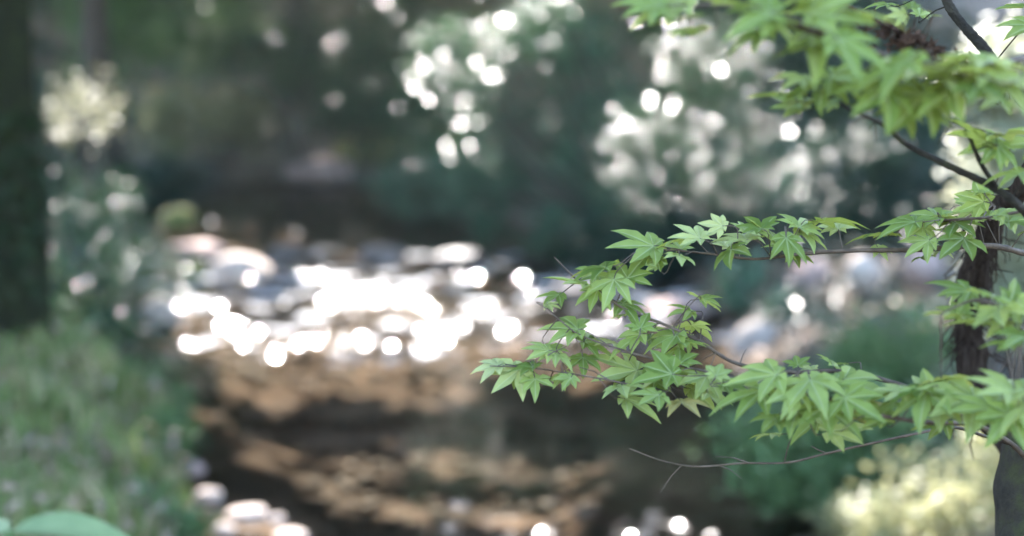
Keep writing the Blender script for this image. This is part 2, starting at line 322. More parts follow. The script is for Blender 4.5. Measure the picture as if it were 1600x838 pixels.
cc = np.stack([cr_.uniform(-13, 11, ncl), cr_.uniform(2.0, 48, ncl), cr_.uniform(5.6, 9.5, ncl)], 1)
cc = cc[np.abs(cc[:, 0] + 1.5) < 5 + .26 * np.clip(cc[:, 1] - 7, 0, 99)]
ex = np.array([[-.3, .9, 1.25], [.2, 1.2, 1.3], [.6, 1.2, 1.4], [.1, 1.2, 1.2], [.4, 1.2, 1.5]])[cr_.integers(0, 5, 260)]
cc = np.vstack([cc, ex + SUNV * cr_.uniform(6.5, 10.5, 260)[:, None] + cr_.normal(size=(260, 3)) * .45])      # dense unseen boughs added sunward to shade the maple and corner leaf
own = np.argmin(((cc[:, None, :2] - tb[None]) ** 2).sum(2), 1)
for ti, (bx, by, tr_, th, lean, lab) in enumerate(trees):
    bz = float(height(bx, by)); root = tag(empty('forest_tree', (bx, by, bz)), lab, 'tree', 'trees of the wood around the stream')
    mine = cc[own == ti].copy(); mine[:, 2] += max(0, bz - 1) * .8
    k = cr_.integers(0, len(mine), len(mine) * 62)
    pts = mine[k] + cr_.normal(size=(len(k), 3)) * np.array([.6, .6, .35])
    keep = np.ones(len(pts), bool)
    for p0, r0 in gaps:
        q = pts - p0; d2 = (q ** 2).sum(1) - (q @ SUNV) ** 2; keep &= d2 > r0 * r0
    pts = pts[keep]
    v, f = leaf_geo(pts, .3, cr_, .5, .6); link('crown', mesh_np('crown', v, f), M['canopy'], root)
    top = np.array([bx + lean[0], by + lean[1], bz + th])
    geo = [tube_geo(smooth_path([(bx, by, bz - .3), (bx + lean[0] * .1, by + lean[1] * .1, bz + th * .35), (bx + lean[0] * .5, by + lean[1] * .5, bz + th * .7), top], 26),
                    np.linspace(tr_ * 1.15, tr_ * .5, 26) * (1 + .5 * np.exp(-np.linspace(0, 12, 26))), 16, .12, ti)]
    for tp in mine[:min(len(mine), 16)]:
        geo.append(tube_geo(smooth_path([top - [0, 0, .8 * cr_.random()], .5 * (top + tp) + [0, 0, .3], tp], 8), np.linspace(tr_ * .32, .02, 8), 7))
    v, f = join_geo(geo); link('trunk', mesh_np('trunk', v, f, True), M['shademoss' if ti == 0 else 'bark'], root)
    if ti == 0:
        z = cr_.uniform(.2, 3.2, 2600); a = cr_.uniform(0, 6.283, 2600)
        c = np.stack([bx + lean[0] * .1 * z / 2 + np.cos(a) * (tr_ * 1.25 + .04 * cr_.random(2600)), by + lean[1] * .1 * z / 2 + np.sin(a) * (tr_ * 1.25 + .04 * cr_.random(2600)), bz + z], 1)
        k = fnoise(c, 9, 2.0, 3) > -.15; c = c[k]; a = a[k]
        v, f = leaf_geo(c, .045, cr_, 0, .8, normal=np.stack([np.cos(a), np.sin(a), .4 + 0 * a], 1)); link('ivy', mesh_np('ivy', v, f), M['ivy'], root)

# ------------------------------------------------------------------ shrubs and bushes
def E(px, py, d, wpx, hpx, dep): return (at(px, py, d), (wpx / FPX * d / 2, dep, hpx / FPX * d / 2))
plant('overhanging_shrub', 'grey-green drooping shrub hanging over the dark water at mid stream', 'shrub', (1.7, 15.8),
      [E(830, 170, 14.5, 260, 260, .6), E(760, 290, 15, 130, 170, .4), E(930, 250, 14, 180, 300, .5), E(870, 60, 14, 220, 130, .5), E(900, 370, 14, 160, 90, .4)], 11000, .085, 'evergreen', 21, nclump=60, flat=.6, stem_r=.03)
plant('glossy_evergreen', 'tall glossy evergreen full of white sun glints right of centre', 'shrub', (1.95, 10.9),
      [E(1110, 90, 10.4, 190, 130, .35), E(1120, 200, 10.4, 220, 180, .35), E(1160, 290, 10.4, 200, 110, .3), E(1000, 250, 10.4, 90, 190, .25)], 9500, .045, 'glossy', 22, nclump=110, tight=.3, flat=.3, facing=.15)
plant('dark_bush', 'dark brownish bush in shade under the upper maple leaves', 'bush', (3.3, 12.6),
      [E(1300, 290, 12, 200, 200, .4), E(1420, 260, 12, 180, 220, .4), E(1500, 330, 11.5, 200, 220, .4)], 7000, .075, 'dark', 23, nclump=50)
plant('rounded_bush', 'soft rounded blue-green bush left of the shaggy stem', 'bush', (1.68, 6.1),
      [E(1410, 545, 6, 175, 140, .2), E(1350, 580, 6, 120, 90, .15)], 5200, .035, 'bluegreen', 24, nclump=70, tight=.3, stem_r=.008)
plant('low_bush', 'dark green low bush at the water edge below the long bare twig', 'bush', (1.25, 5.5),
      [E(1230, 690, 5.3, 190, 130, .16), E(1370, 690, 5.3, 210, 170, .2), E(1270, 750, 5.2, 200, 70, .15)], 6500, .045, 'bluegreen', 25, nclump=60, tight=.3, stem_r=.008)
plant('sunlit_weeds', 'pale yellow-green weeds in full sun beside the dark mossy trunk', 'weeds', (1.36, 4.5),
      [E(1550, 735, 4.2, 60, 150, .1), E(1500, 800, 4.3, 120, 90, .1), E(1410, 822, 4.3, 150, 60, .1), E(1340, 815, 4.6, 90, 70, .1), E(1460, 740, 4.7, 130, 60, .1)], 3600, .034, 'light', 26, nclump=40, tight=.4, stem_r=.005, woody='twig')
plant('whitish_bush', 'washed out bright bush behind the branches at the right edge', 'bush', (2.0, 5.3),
      [E(1590, 120, 4.8, 170, 170, .2), E(1590, 300, 4.7, 150, 230, .2), E(1595, 460, 4.7, 110, 140, .2)], 6500, .055, 'glare', 27, nclump=60, flat=.2, stem_r=.012, facing=.5)
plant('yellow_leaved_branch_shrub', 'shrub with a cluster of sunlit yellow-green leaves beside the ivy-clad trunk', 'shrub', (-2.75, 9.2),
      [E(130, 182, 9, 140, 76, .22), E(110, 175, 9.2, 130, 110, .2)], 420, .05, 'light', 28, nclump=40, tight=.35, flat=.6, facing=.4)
plant('bank_bush', 'dark green bush with pale glints on the left bank beside the white water', 'bush', (-2.75, 9.4),
      [E(140, 330, 9, 160, 130, .25), E(110, 440, 8.6, 150, 150, .25), E(230, 430, 9.8, 130, 130, .25), E(170, 520, 8.6, 180, 70, .2)], 5200, .042, 'glossy', 29, nclump=80, tight=.3, flat=.2, facing=.1)
plant('light_topped_tree', 'yellowish sunlit sprays above the drooping shrub at the top', 'shrub', (1.2, 14.2),
      [E(830, 40, 13, 180, 90, .4), E(700, 90, 13.4, 150, 120, .35)], 2000, .08, 'evergreen', 30, nclump=30, flat=.5, stem_r=.025)
plant('bank_sapling', 'small green sapling on the leaf-strewn right bank', 'sapling', (1.75, 9.4),
      [E(1160, 440, 9.3, 90, 90, .15), E(1240, 490, 8.9, 120, 60, .15)], 1600, .05, 'evergreen', 31, nclump=25, stem_r=.008)
plant('leafy_weed', 'leafy weed leaning over the water at the edge of the grassy bank', 'weed', (-1.72, 7.0), [E(230, 620, 7.0, 130, 110, .15), E(275, 650, 7.0, 60, 60, .1)], 1100, .04, 'bluegreen', 90, nclump=26, tight=.3, stem_r=.005, woody='twig')
plant('leafy_weed', 'leafy weed above the white stones at the near waterline', 'weed', (-1.42, 5.7), [E(250, 700, 5.7, 110, 100, .12)], 800, .035, 'bluegreen', 91, nclump=20, tight=.3, stem_r=.005, woody='twig')
plant('leafy_weed', 'leafy weed in the grass beside the bottom left broad leaf', 'weed', (-1.25, 4.7), [E(215, 800, 4.7, 150, 90, .12), E(300, 820, 4.6, 70, 60, .08)], 1000, .03, 'bluegreen', 92, nclump=22, tight=.3, stem_r=.005, woody='twig')
far = [(330, 60, 25.8, 240, 170, 'blue-green shade shrub at the top left of the far slope'), (470, 90, 25.4, 220, 170, 'dim shrub on the far slope left of the white discs of light'),
       (620, 80, 25, 210, 200, 'dark shrub on the far slope below the topmost white discs'), (560, 185, 24.6, 170, 70, 'low bright-dotted shrub above the mossy mound'),
       (180, 60, 22, 170, 200, 'teal shadowed shrub behind the sunlit yellow leaves'), (310, 195, 25.2, 250, 120, 'tan and olive scrub on the brown bank left of the pinkish stone'),
       (690, 190, 21, 130, 190, 'grey-green shrub with round white highlights left of the drooping shrub'), (660, 300, 19, 120, 80, 'low leafy shrub trailing to the water at the stream bend'),
       (60, 250, 14, 150, 250, 'deep green shrub in shadow behind the left trunk'), (1080, 60, 17, 260, 240, 'dim green shrub behind the glossy evergreen'),
       (1330, 90, 16, 300, 240, 'deep teal shrub behind the brown dead branch'), (1560, 150, 13, 240, 320, 'shadowy shrub behind the bright bush at the right edge'), (1000, 380, 13, 200, 110, 'dark bush at the waterline behind the long maple spray'),
       (240, 300, 21, 160, 80, 'dark green bush at the far waterline on the left'),
       (1220, 150, 19, 260, 260, 'dark shrub between the glossy evergreen and the brown dead branch'), (1400, 200, 17.5, 280, 240, 'shadowed shrub behind the mossy maple branch')]
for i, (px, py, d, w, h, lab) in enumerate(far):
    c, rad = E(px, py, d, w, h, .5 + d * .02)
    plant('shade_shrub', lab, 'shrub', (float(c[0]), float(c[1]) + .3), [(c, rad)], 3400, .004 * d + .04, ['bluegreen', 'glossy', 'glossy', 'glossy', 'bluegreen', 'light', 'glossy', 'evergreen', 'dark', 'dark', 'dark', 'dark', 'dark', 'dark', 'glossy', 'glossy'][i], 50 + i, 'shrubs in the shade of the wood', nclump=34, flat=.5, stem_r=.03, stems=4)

# ------------------------------------------------------------------ stones
def rock_mesh(seed, sub=3, rough=.28):
    import bmesh
    bm = bmesh.new(); bmesh.ops.create_icosphere(bm, subdivisions=sub, radius=1)
    co = np.array([v.co[:] for v in bm.verts]); r = np.random.default_rng(seed)
    for k in range(9):                                   # flat facets knocked off
        d = r.normal(size=3); d /= np.linalg.norm(d); h = .62 + .3 * r.random(); s = co @ d; co -= np.clip(s - h, 0, None)[:, None] * d * .85
    co *= (1 + rough * .35 * fnoise(co, seed, 1.6, 4))[:, None]
    for v, c in zip(bm.verts, co): v.co = c
    me = bpy.data.meshes.new('boulder'); bm.to_mesh(me); bm.free()
    me.polygons.foreach_set('use_smooth', np.ones(len(me.polygons), bool)); return me
stones = [  # px, py, depth, width px, height px, material, label
    (375, 425, 12.8, 105, 46, 'palerock', 'cream sunlit boulder at the left end of the white riffle'),
    (305, 428, 12.8, 55, 36, 'mossrock', 'small yellow-mossed stone touching the cream boulder'),
    (300, 392, 14.6, 110, 26, 'pinkrock', 'flat pinkish slab behind the cream boulder'),
    (278, 350, 17.8, 70, 40, 'mossrock', 'lichen-yellow stone at the far left waterline'),
    (500, 265, 26, 130, 34, 'pinkrock', 'long pinkish stone at the head of the stream'),
    (590, 232, 26.5, 150, 52, 'mossrock', 'green mossy mound on the far bank'),
    (1190, 545, 8.7, 95, 75, 'palerock', 'pale rounded rock on the right bank behind the maple spray'),
    (325, 775, 5.45, 46, 22, 'palerock', 'white sunlit stone where grass meets the near water'),
    (385, 806, 5.2, 66, 24, 'palerock', 'largest of the white stones at the near waterline'),
    (455, 838, 5.0, 62, 20, 'palerock', 'white stone cut by the bottom edge of the picture'),
    (350, 830, 5.05, 40, 20, 'palerock', 'small pale stone below the largest white stone at the near waterline'),
    (432, 812, 5.15, 30, 14, 'palerock', 'smallest white stone, at the water side of the near waterline stones'),
    (290, 802, 5.3, 40, 22, 'pinkrock', 'pinkish stone in the grass left of the white waterline stones'),
    (300, 735, 5.85, 44, 22, 'pinkrock', 'brownish stone above the white stones at the near waterline'),
    (600, 395, 13.9, 80, 22, 'darkrock', 'dark wet rock at the top of the white riffle'),
    (720, 405, 13.2, 90, 24, 'darkrock', 'dark low rock at the right of the riffle top'),
    (450, 395, 14, 60, 26, 'darkrock', 'brown wet rock right of the cream boulder'),
    (620, 512, 9.4, 70, 20, 'darkrock', 'dark rock breaking the lower edge of the riffle'),
    (250, 500, 9.8, 70, 60, 'palerock', 'pale stone at the left bank under the dark green bush'),
    (1440, 420, 9.3, 75, 52, 'pinkrock', 'pink sunlit stone behind the shaggy stem'),
    (1350, 425, 9.4, 60, 50, 'palerock', 'cream sunlit stone below the long horizontal maple branch'),
    (1265, 430, 9.5, 70, 44, 'pinkrock', 'dull reddish stone on the leaf-strewn bank'),
    (1060, 485, 10.4, 110, 40, 'pinkrock', 'low buff rock at the right end of the riffle'),
    (940, 450, 11.8, 150, 30, 'palerock', 'long low pale rock at the stream edge behind the maple tip'),
    (1350, 810, 4.7, 60, 60, 'palerock', 'pale sunlit stone among the weeds at the bottom right'),
]
for i, (px, py, d, w, h, mk, lab) in enumerate(stones):
    c = at(px, py, d); me = rock_mesh(300 + i); r = np.random.default_rng(i)
    o = link('boulder', me, M[mk]); s = d / FPX / 2
    o.location = [float(v) for v in c]; o.scale = (w * s, w * s * (.6 + .3 * r.random()), h * s * 1.25); o.rotation_euler = (0, 0, r.random() * .6 - .3)
    tag(o, lab, 'stone', 'stones along the stream')

# gravel of the stream bed
r = np.random.default_rng(5); nP = 5200
py_ = 3.5 + 11 * r.random(nP) ** 1.3; u = r.random(nP)
px_ = np.interp(py_, YL, XL) - .15 + u * (np.interp(py_, YR, XR) - np.interp(py_, YL, XL) + .3)
base = rock_mesh(999, 1, .4); bv = np.array([v.co[:] for v in base.vertices]); bf = np.array([p_.vertices[:] for p_ in base.polygons])
kk = height(px_, py_) < -.15; px_, py_ = px_[kk], py_[kk]; nP = len(px_)
sz = .018 + .06 * r.random(nP) ** 3; a = r.random(nP) * 6.28
rot = np.stack([np.cos(a), -np.sin(a), np.sin(a), np.cos(a)], -1).reshape(-1, 2, 2)
sc3 = np.stack([sz, sz * (.6 + .4 * r.random(nP)), sz * .55], -1)
V = bv[None] * sc3[:, None]; V[..., :2] = np.einsum('nij,nkj->nki', rot, V[..., :2])
V += np.stack([px_, py_, height(px_, py_) + sz * .2], -1)[:, None]
Fp = bf[None] + (np.arange(nP) * len(bv))[:, None, None]
gravel = link('gravel', mesh_np('gravel', V.reshape(-1, 3), Fp.reshape(-1, 3), True), M['pebble']); tag(gravel, 'brown and orange gravel on the stream bed', 'gravel', kind='stuff')

# ------------------------------------------------------------------ grass, ground cover, fallen leaves
def blades(n, xs, ys, length, seed, width=.006):
    r = np.random.default_rng(seed); z = height(xs, ys); n = len(xs)
    L = length * (.5 + .8 * r.random(n)); a = r.random(n) * 6.28; dirv = np.stack([np.cos(a), np.sin(a), 0 * a], -1); side = np.stack([-np.sin(a), np.cos(a), 0 * a], -1)
    b0 = np.stack([xs, ys, z - .01], -1); bend = (.25 + .7 * r.random(n))[:, None]
    w = (width * (.6 + .8 * r.random(n)))[:, None]; up = np.array([0, 0, 1.0])
    p1 = b0 + up * (L * .55)[:, None] + dirv * (L * .18)[:, None] * bend; p2 = b0 + up * (L * .85)[:, None] * (1.1 - .4 * bend) + dirv * (L * .75)[:, None] * bend
    v = np.stack([b0 - side * w, b0 + side * w, p1 - side * w * .9, p1 + side * w * .9, p2], 1).reshape(-1, 3)
    i = np.arange(n)[:, None] * 5
    f = np.concatenate([i + [0, 1, 3], i + [0, 3, 2], i + [2, 3, 4]], 1).reshape(-1, 3); return v, f
r = np.random.default_rng(12); n = 42000
ys = 2.6 + 8.4 * r.random(n) ** 1.15; xs = np.interp(ys, YL, XL) + .12 - 3.2 * r.random(n) ** 1.35
k = (fnoise(np.stack([xs, ys], -1), 61, 2.2, 3) + .8 * r.random(n) > -.25) & (height(xs, ys) > .03); xs, ys = xs[k], ys[k]
v, f = blades(len(xs), xs, ys, .2, 13)
grass = link('grass', mesh_np('grass', v, f), M['grass']); tag(grass, 'mixed green and straw coloured grass on the near left bank', 'grass', kind='stuff')
def scatter(name, n, yr, side, size, mat, seed, label, cat, flat=1.2, lift=.02, spread=5.0):
    r = np.random.default_rng(seed); ys = yr[0] + (yr[1] - yr[0]) * r.random(n) ** 1.3
    xs = (np.interp(ys, YR, XR) - .05 + spread * r.random(n) ** 1.4) if side > 0 else (np.interp(ys, YL, XL) + .05 - spread * r.random(n) ** 1.4)
    z = height(xs, ys); k = z > .02; xs, ys, z = xs[k], ys[k], z[k]
    c = np.stack([xs, ys, z + lift * (.3 + r.random(len(xs)))], -1); v, f = leaf_geo(c, size, r, flat, .5)
    return tag(link(name, mesh_np(name, v, f), M[mat]), label, cat, kind='stuff')
scatter('fallen_leaves', 16000, (4.5, 20), 1, .06, 'litter', 71, 'dry pinkish brown fallen leaves on the right bank', 'fallen leaves')
scatter('dry_leaves', 1100, (3.0, 9), -1, .045, 'litter', 75, 'pale dry leaves caught in the grass of the left bank', 'fallen leaves', .3, .2, 2.2)
scatter('undergrowth', 14000, (4.5, 24), 1, .07, 'dark', 72, 'low dark undergrowth along the right bank', 'undergrowth', .6, .16)
scatter('ground_cover', 16000, (6.5, 26), -1, .06, 'bluegreen', 73, 'low green ground cover along the left bank', 'ground cover', .5, .22, 5.5)
r = np.random.default_rng(74); n = 30000
xs = r.uniform(-14, 9, n); ys = r.uniform(26.5, 42, n); c = np.stack([xs, ys, height(xs, ys) + .15 * r.random(n)], -1)
k = fnoise(c[:, :2], 65, .5, 3) > -.35; v, f = leaf_geo(c[k], .17, r, .8, .5)
tag(link('slope_undergrowth', mesh_np('slope_undergrowth', v, f), M['evergreen']), 'dark undergrowth over the far wooded slope', 'undergrowth', kind='stuff')

# ------------------------------------------------------------------ the maple in focus
def maple_leaf_mesh(seed):
    r = np.random.default_rng(seed)
    angs = np.radians([-128, -84, -42, 0, 42, 84, 128]) + r.normal(size=7) * .06
    lens = np.array([.30, .62, .88, 1.0, .88, .62, .30]) * (1 + .12 * r.normal(size=7))
    v = [(0, 0, 0)]; vein = [1.0]; f = []; curl = -.02 + .28 * r.random(); fold = .07 + .04 * r.random()
    def pt(ang, rad, lift, vn=0.0):
        vein.append(vn)
        x, y = rad * math.cos(ang), rad * math.sin(ang)
        v.append((x, y, lift - curl * rad * rad * (1 + .25 * math.sin(ang * 2.3 + seed)))); return len(v) - 1
    notch = [pt(angs[0] - .5, .10, 0)]
    for k in range(6): notch.append(pt((angs[k] + angs[k + 1]) / 2, .28 * min(lens[k], lens[k + 1]) + .04, fold * .5))
    notch.append(pt(angs[6] + .5, .10, 0))
    for k in range(7):
        L, A = lens[k], angs[k]; hw = .118 + .06 * L
        mid1 = pt(A, .45 * L, -.0, 1.0); mid2 = pt(A, .74 * L, -.0, 1.0); tip = pt(A + r.normal() * .03, L, -.03, .9)
        def side(s, fr, wd): rad = math.hypot(fr * L, wd * hw); return pt(A + s * math.atan2(wd * hw, fr * L), rad, fold * wd * .7)
        a1, a2, a3 = side(-1, .50, .98), side(-1, .58, .86), side(-1, .78, .52); b1, b2, b3 = side(1, .50, .98), side(1, .58, .86), side(1, .78, .52)
        nl, nr = notch[k], notch[k + 1]
        f += [(0, nl, a1), (0, a1, mid1), (mid1, a1, a2), (mid1, a2, mid2), (mid2, a2, a3), (mid2, a3, tip),
              (0, b1, nr), (0, mid1, b1), (mid1, b2, b1), (mid1, mid2, b2), (mid2, b3, b2), (mid2, tip, b3)]
    me = bpy.data.meshes.new('maple_leaf'); me.from_pydata([(x * .5, y * .5, z * .5) for x, y, z in v], [], f); me.update()
    at2 = me.attributes.new('vein', 'FLOAT', 'POINT'); at2.data.foreach_set('value', np.array(vein, np.float32)); me.materials.append(M['maple']); return me
LEAVES = [maple_leaf_mesh(k) for k in range(24)]

maple_base = at(1700, 1500, 1.33); maple_base[2] = float(height(maple_base[0], maple_base[1]))
maple = tag(empty('maple_tree', maple_base), 'young maple with sharp green leaves reaching in from the right edge', 'maple')
# the dark mossy trunk at the lower right corner and the shaggy stem rising from it
tr_path = smooth_path([maple_base - [0, 0, .1], at(1655, 1100, 1.34), at(1648, 838, 1.34), at(1655, 735, 1.34), at(1672, 640, 1.36), at(1740, 420, 1.42)], 60)
v, f = tube_geo(tr_path, np.interp(np.linspace(0, 1, 60), [0, .35, .62, .75, .85, 1], [.075, .058, .052, .049, .042, .03]), 28, .10, 4)
link('trunk', mesh_np('trunk', v, f, True), M['mossbark'], maple)
st_path = smooth_path([at(1650, 760, 1.40), at(1560, 680, 1.52), at(1522, 590, 1.56), at(1515, 500, 1.56), at(1528, 410, 1.52), at(1560, 330, 1.45), at(1590, 300, 1.35), at(1660, 200, 1.3)], 70)
geo = [tube_geo(st_path, np.interp(np.linspace(0, 1, 70), [0, .3, .5, .7, 1], [.012, .015, .017, .012, .008]), 14, .3, 8)]
r = np.random.default_rng(88)
for k in range(150):                                    # frayed bark fibres
    i = r.integers(14, 52); a = r.normal(size=3) * .012; p0 = st_path[i] + a; p1 = p0 + np.array([r.normal() * .014, r.normal() * .012, -.02 - .03 * r.random()])
    geo.append(tube_geo([p0, .5 * (p0 + p1) + a * .5, p1], [.0011, .0009, .0004], 4))
v, f = join_geo(geo); link('stem', mesh_np('stem', v, f, True), M['shag'], maple)

def brdef(pts, r0, r1, mat='twig'): return ([at(*q) for q in pts], r0, r1, mat)
branches = [
    brdef([(1578, 694, 1.30), (1540, 682, 1.27), (1490, 668, 1.24), (1440, 676, 1.22), (1370, 691, 1.21), (1290, 709, 1.21), (1230, 723, 1.2), (1160, 724, 1.2), (1090, 729, 1.2), (1035, 720, 1.2), (983, 701, 1.2)], .0022, .0007),
    brdef([(1600, 712, 1.31), (1575, 690, 1.28), (1520, 660, 1.2), (1470, 628, 1.15), (1395, 598, 1.17), (1310, 580, 1.18), (1230, 582, 1.2), (1150, 568, 1.21), (1095, 535, 1.21), (1040, 508, 1.21), (985, 488, 1.21), (945, 464, 1.21), (910, 445, 1.22), (888, 424, 1.22), (866, 402, 1.22)], .0036, .0007),
    brdef([(1520, 662, 1.19), (1450, 660, 1.1), (1370, 648, 1.08), (1290, 622, 1.1), (1200, 605, 1.14), (1100, 580, 1.18), (1010, 558, 1.2), (960, 543, 1.2), (905, 523, 1.2), (872, 498, 1.2)], .0026, .0007),
    brdef([(1060, 572, 1.19), (1000, 600, 1.19), (940, 592, 1.2), (880, 582, 1.2), (820, 574, 1.2), (765, 572, 1.2)], .0013, .0006),
    brdef([(1680, 420, 1.4), (1600, 396, 1.28), (1540, 384, 1.24), (1440, 390, 1.22), (1380, 391, 1.22), (1320, 392, 1.22), (1250, 397, 1.22), (1180, 405, 1.22), (1120, 398, 1.22), (1060, 392, 1.22), (1005, 388, 1.22)], .0042, .0007),
    brdef([(1680, 420, 1.38), (1600, 330, 1.14), (1550, 292, 1.12), (1480, 258, 1.12), (1420, 228, 1.12), (1380, 195, 1.1), (1330, 172, 1.06), (1270, 140, 1.02), (1230, 130, 1.02)], .0052, .001, 'mossbark'),
    brdef([(1560, 298, 1.12), (1530, 250, 1.1), (1500, 180, 1.08), (1470, 130, 1.02)], .003, .001, 'mossbark'),
    brdef([(1680, 230, 1.3), (1600, 160, 1.25), (1540, 80, 1.25), (1490, 20, 1.25), (1460, -40, 1.25)], .008, .005, 'mossbark'),
    brdef([(1640, 160, 1.3), (1480, 86, 1.5), (1420, 55, 1.5), (1350, 25, 1.5), (1280, -20, 1.5)], .005, .003, 'deadtwig'),
    brdef([(1700, 60, 1.1), (1560, 100, .98), (1440, 100, .95), (1330, 70, .94), (1240, 40, .94), (1140, 10, .94), (1060, 8, .95), (955, -2, .95)], .004, .001),
    brdef([(1640, 620, 1.25), (1600, 520, 1.08), (1560, 480, 1.05), (1520, 470, 1.05), (1470, 490, 1.05)], .0025, .001),
    brdef([(1600, 330, 1.14), (1540, 340, 1.2), (1480, 345, 1.22), (1420, 350, 1.23), (1380, 362, 1.23)], .0018, .0007),
    brdef([(1290, 708, 1.21), (1278, 703, 1.21), (1267, 697, 1.21)], .0009, .0005),
]
leaves = [  # photo x, y, width px, heading (0 right, 90 away, 180 left, 270 towards the camera), depth
 (765,573,95,185,1.2),(800,588,95,245,1.2),(838,600,85,280,1.2),(822,572,80,150,1.2),(846,545,105,190,1.19),(885,512,110,150,1.2),(888,596,95,235,1.19),(912,566,95,280,1.19),(925,533,90,40,1.22),(868,558,70,260,1.21),
 (928,420,115,175,1.21),(898,442,115,190,1.2),(866,464,70,215,1.2),(955,447,110,260,1.2),(985,424,85,60,1.22),(1002,384,125,172,1.21),(1062,402,95,265,1.21),(1022,408,80,235,1.22),(985,478,80,320,1.2),(930,462,80,250,1.2),
 (1098,470,85,70,1.21),(1070,486,75,190,1.22),
 (1082,366,105,150,1.22),(1152,372,115,130,1.22),(1140,397,120,265,1.2),(1210,374,115,100,1.22),(1252,350,120,70,1.23),(1295,346,115,15,1.23),(1230,382,95,275,1.21),(1264,368,95,335,1.22),(1182,352,95,120,1.23),(1118,352,90,155,1.22),(1055,376,85,190,1.22),
 (985,522,105,150,1.2),(1040,530,110,185,1.2),(1088,514,95,35,1.21),(1076,536,85,320,1.2),(955,535,85,210,1.2),(1002,506,70,95,1.22),
 (978,582,115,200,1.18),(972,606,100,240,1.17),(1030,580,120,165,1.18),(1060,592,120,270,1.17),(1100,597,115,255,1.17),(1020,622,100,235,1.16),(1070,630,100,275,1.16),(1112,620,95,295,1.15),(1060,560,100,95,1.19),(1122,580,85,55,1.17),(1148,602,95,0,1.15),
 (1192,590,155,180,1.12),(1180,620,130,220,1.1),(1232,612,145,240,1.1),(1272,606,140,270,1.09),(1302,600,140,60,1.1),(1342,600,145,10,1.1),(1242,650,115,255,1.1),(1292,650,120,280,1.09),(1205,658,100,235,1.12),(1335,630,120,305,1.08),(1246,566,70,90,1.18),(1300,566,70,85,1.2),
 (1420,612,135,150,1.08),(1390,636,125,205,1.07),(1442,627,135,245,1.06),(1482,642,135,300,1.06),(1470,595,135,70,1.08),(1502,627,145,200,1.05),(1562,606,155,150,1.03),(1592,642,150,205,1.02),(1570,662,140,225,1.03),(1532,642,125,180,1.05),(1602,600,150,60,1.03),(1400,612,105,170,1.09),(1450,610,120,100,1.07),
 (1376,366,85,205,1.22),(1412,346,95,170,1.22),(1452,336,95,120,1.23),(1474,342,85,40,1.23),(1442,362,80,245,1.22),(1512,326,95,160,1.22),(1542,332,95,90,1.22),(1522,310,105,140,1.22),(1497,380,105,235,1.21),(1440,382,85,190,1.22),(1572,332,95,20,1.2),(1592,346,85,330,1.2),(1502,352,80,270,1.22),(1442,402,65,260,1.23),(1540,300,90,60,1.2),
 (1500,456,105,170,1.06),(1552,462,125,60,1.04),(1562,492,135,260,1.03),(1482,490,95,200,1.06),(1592,532,125,250,1.02),(1532,502,125,190,1.04),(1592,472,115,20,1.04),
 (1522,216,130,120,1.1),(1590,210,120,30,1.08),(1590,272,90,200,1.1),(1560,235,100,270,1.09),
 (1040,10,150,190,.95),(1064,30,125,250,.95),(1086,46,115,200,.96),(1010,4,120,170,.96),(1180,14,175,180,.92),(1202,32,150,240,.92),(1232,6,155,90,.93),(1292,12,165,20,.93),(1180,56,125,200,.95),(1276,66,145,260,.93),(1332,72,155,330,.92),(1252,76,120,230,.94),(1140,8,140,150,.94),(1340,20,150,60,.95),
 (1242,122,145,180,1.0),(1222,150,135,190,1.01),(1282,140,130,250,1.0),(1312,126,120,285,1.0),(1262,160,110,260,1.01),
 (1392,106,190,170,.92),(1442,112,190,250,.92),(1502,112,190,30,.92),(1560,112,185,0,.92),(1372,146,155,220,.95),(1432,160,165,240,.95),(1492,150,150,260,.95),(1342,132,130,190,.97),(1600,120,175,20,.92),(1402,170,120,250,.98),(1530,90,150,100,.94),(1470,105,160,200,.93),(1540,140,140,290,.94),
 (1404,24,55,190,1.5),(1440,14,50,120,1.5),(1456,24,50,250,1.5),(1426,8,45,60,1.5),(1590,12,100,160,1.2),(1380,5,80,120,1.3),(1600,45,110,200,1.15),
]
lr = np.random.default_rng(31)
for q in list(leaves):
    if q[2] > 60 and lr.random() < .6:
        leaves.append((q[0] + lr.normal() * 20, q[1] + 8 + lr.normal() * 9, q[2] * (.62 + .3 * lr.random()), q[3] + lr.choice([-1, 1]) * (50 + 60 * lr.random()), q[4] + .02 + .03 * lr.random()))
def nearest(paths, p):
    best = (9, 0, 0)
    for bi, q in enumerate(paths):
        d = np.linalg.norm(q - p, axis=1); i = int(d.argmin())
        if d[i] < best[0]: best = (d[i], bi, i)
    return best
paths = [smooth_path(q[0], 90) for q in branches]
geos = [[tube_geo(paths[i], np.linspace(q[1], q[2], 90) * .72 * (1 + .12 * np.sin(np.arange(90) * 1.1) ** 8), 8, .1, i)] for i, q in enumerate(branches)]
r = np.random.default_rng(404); todo = []
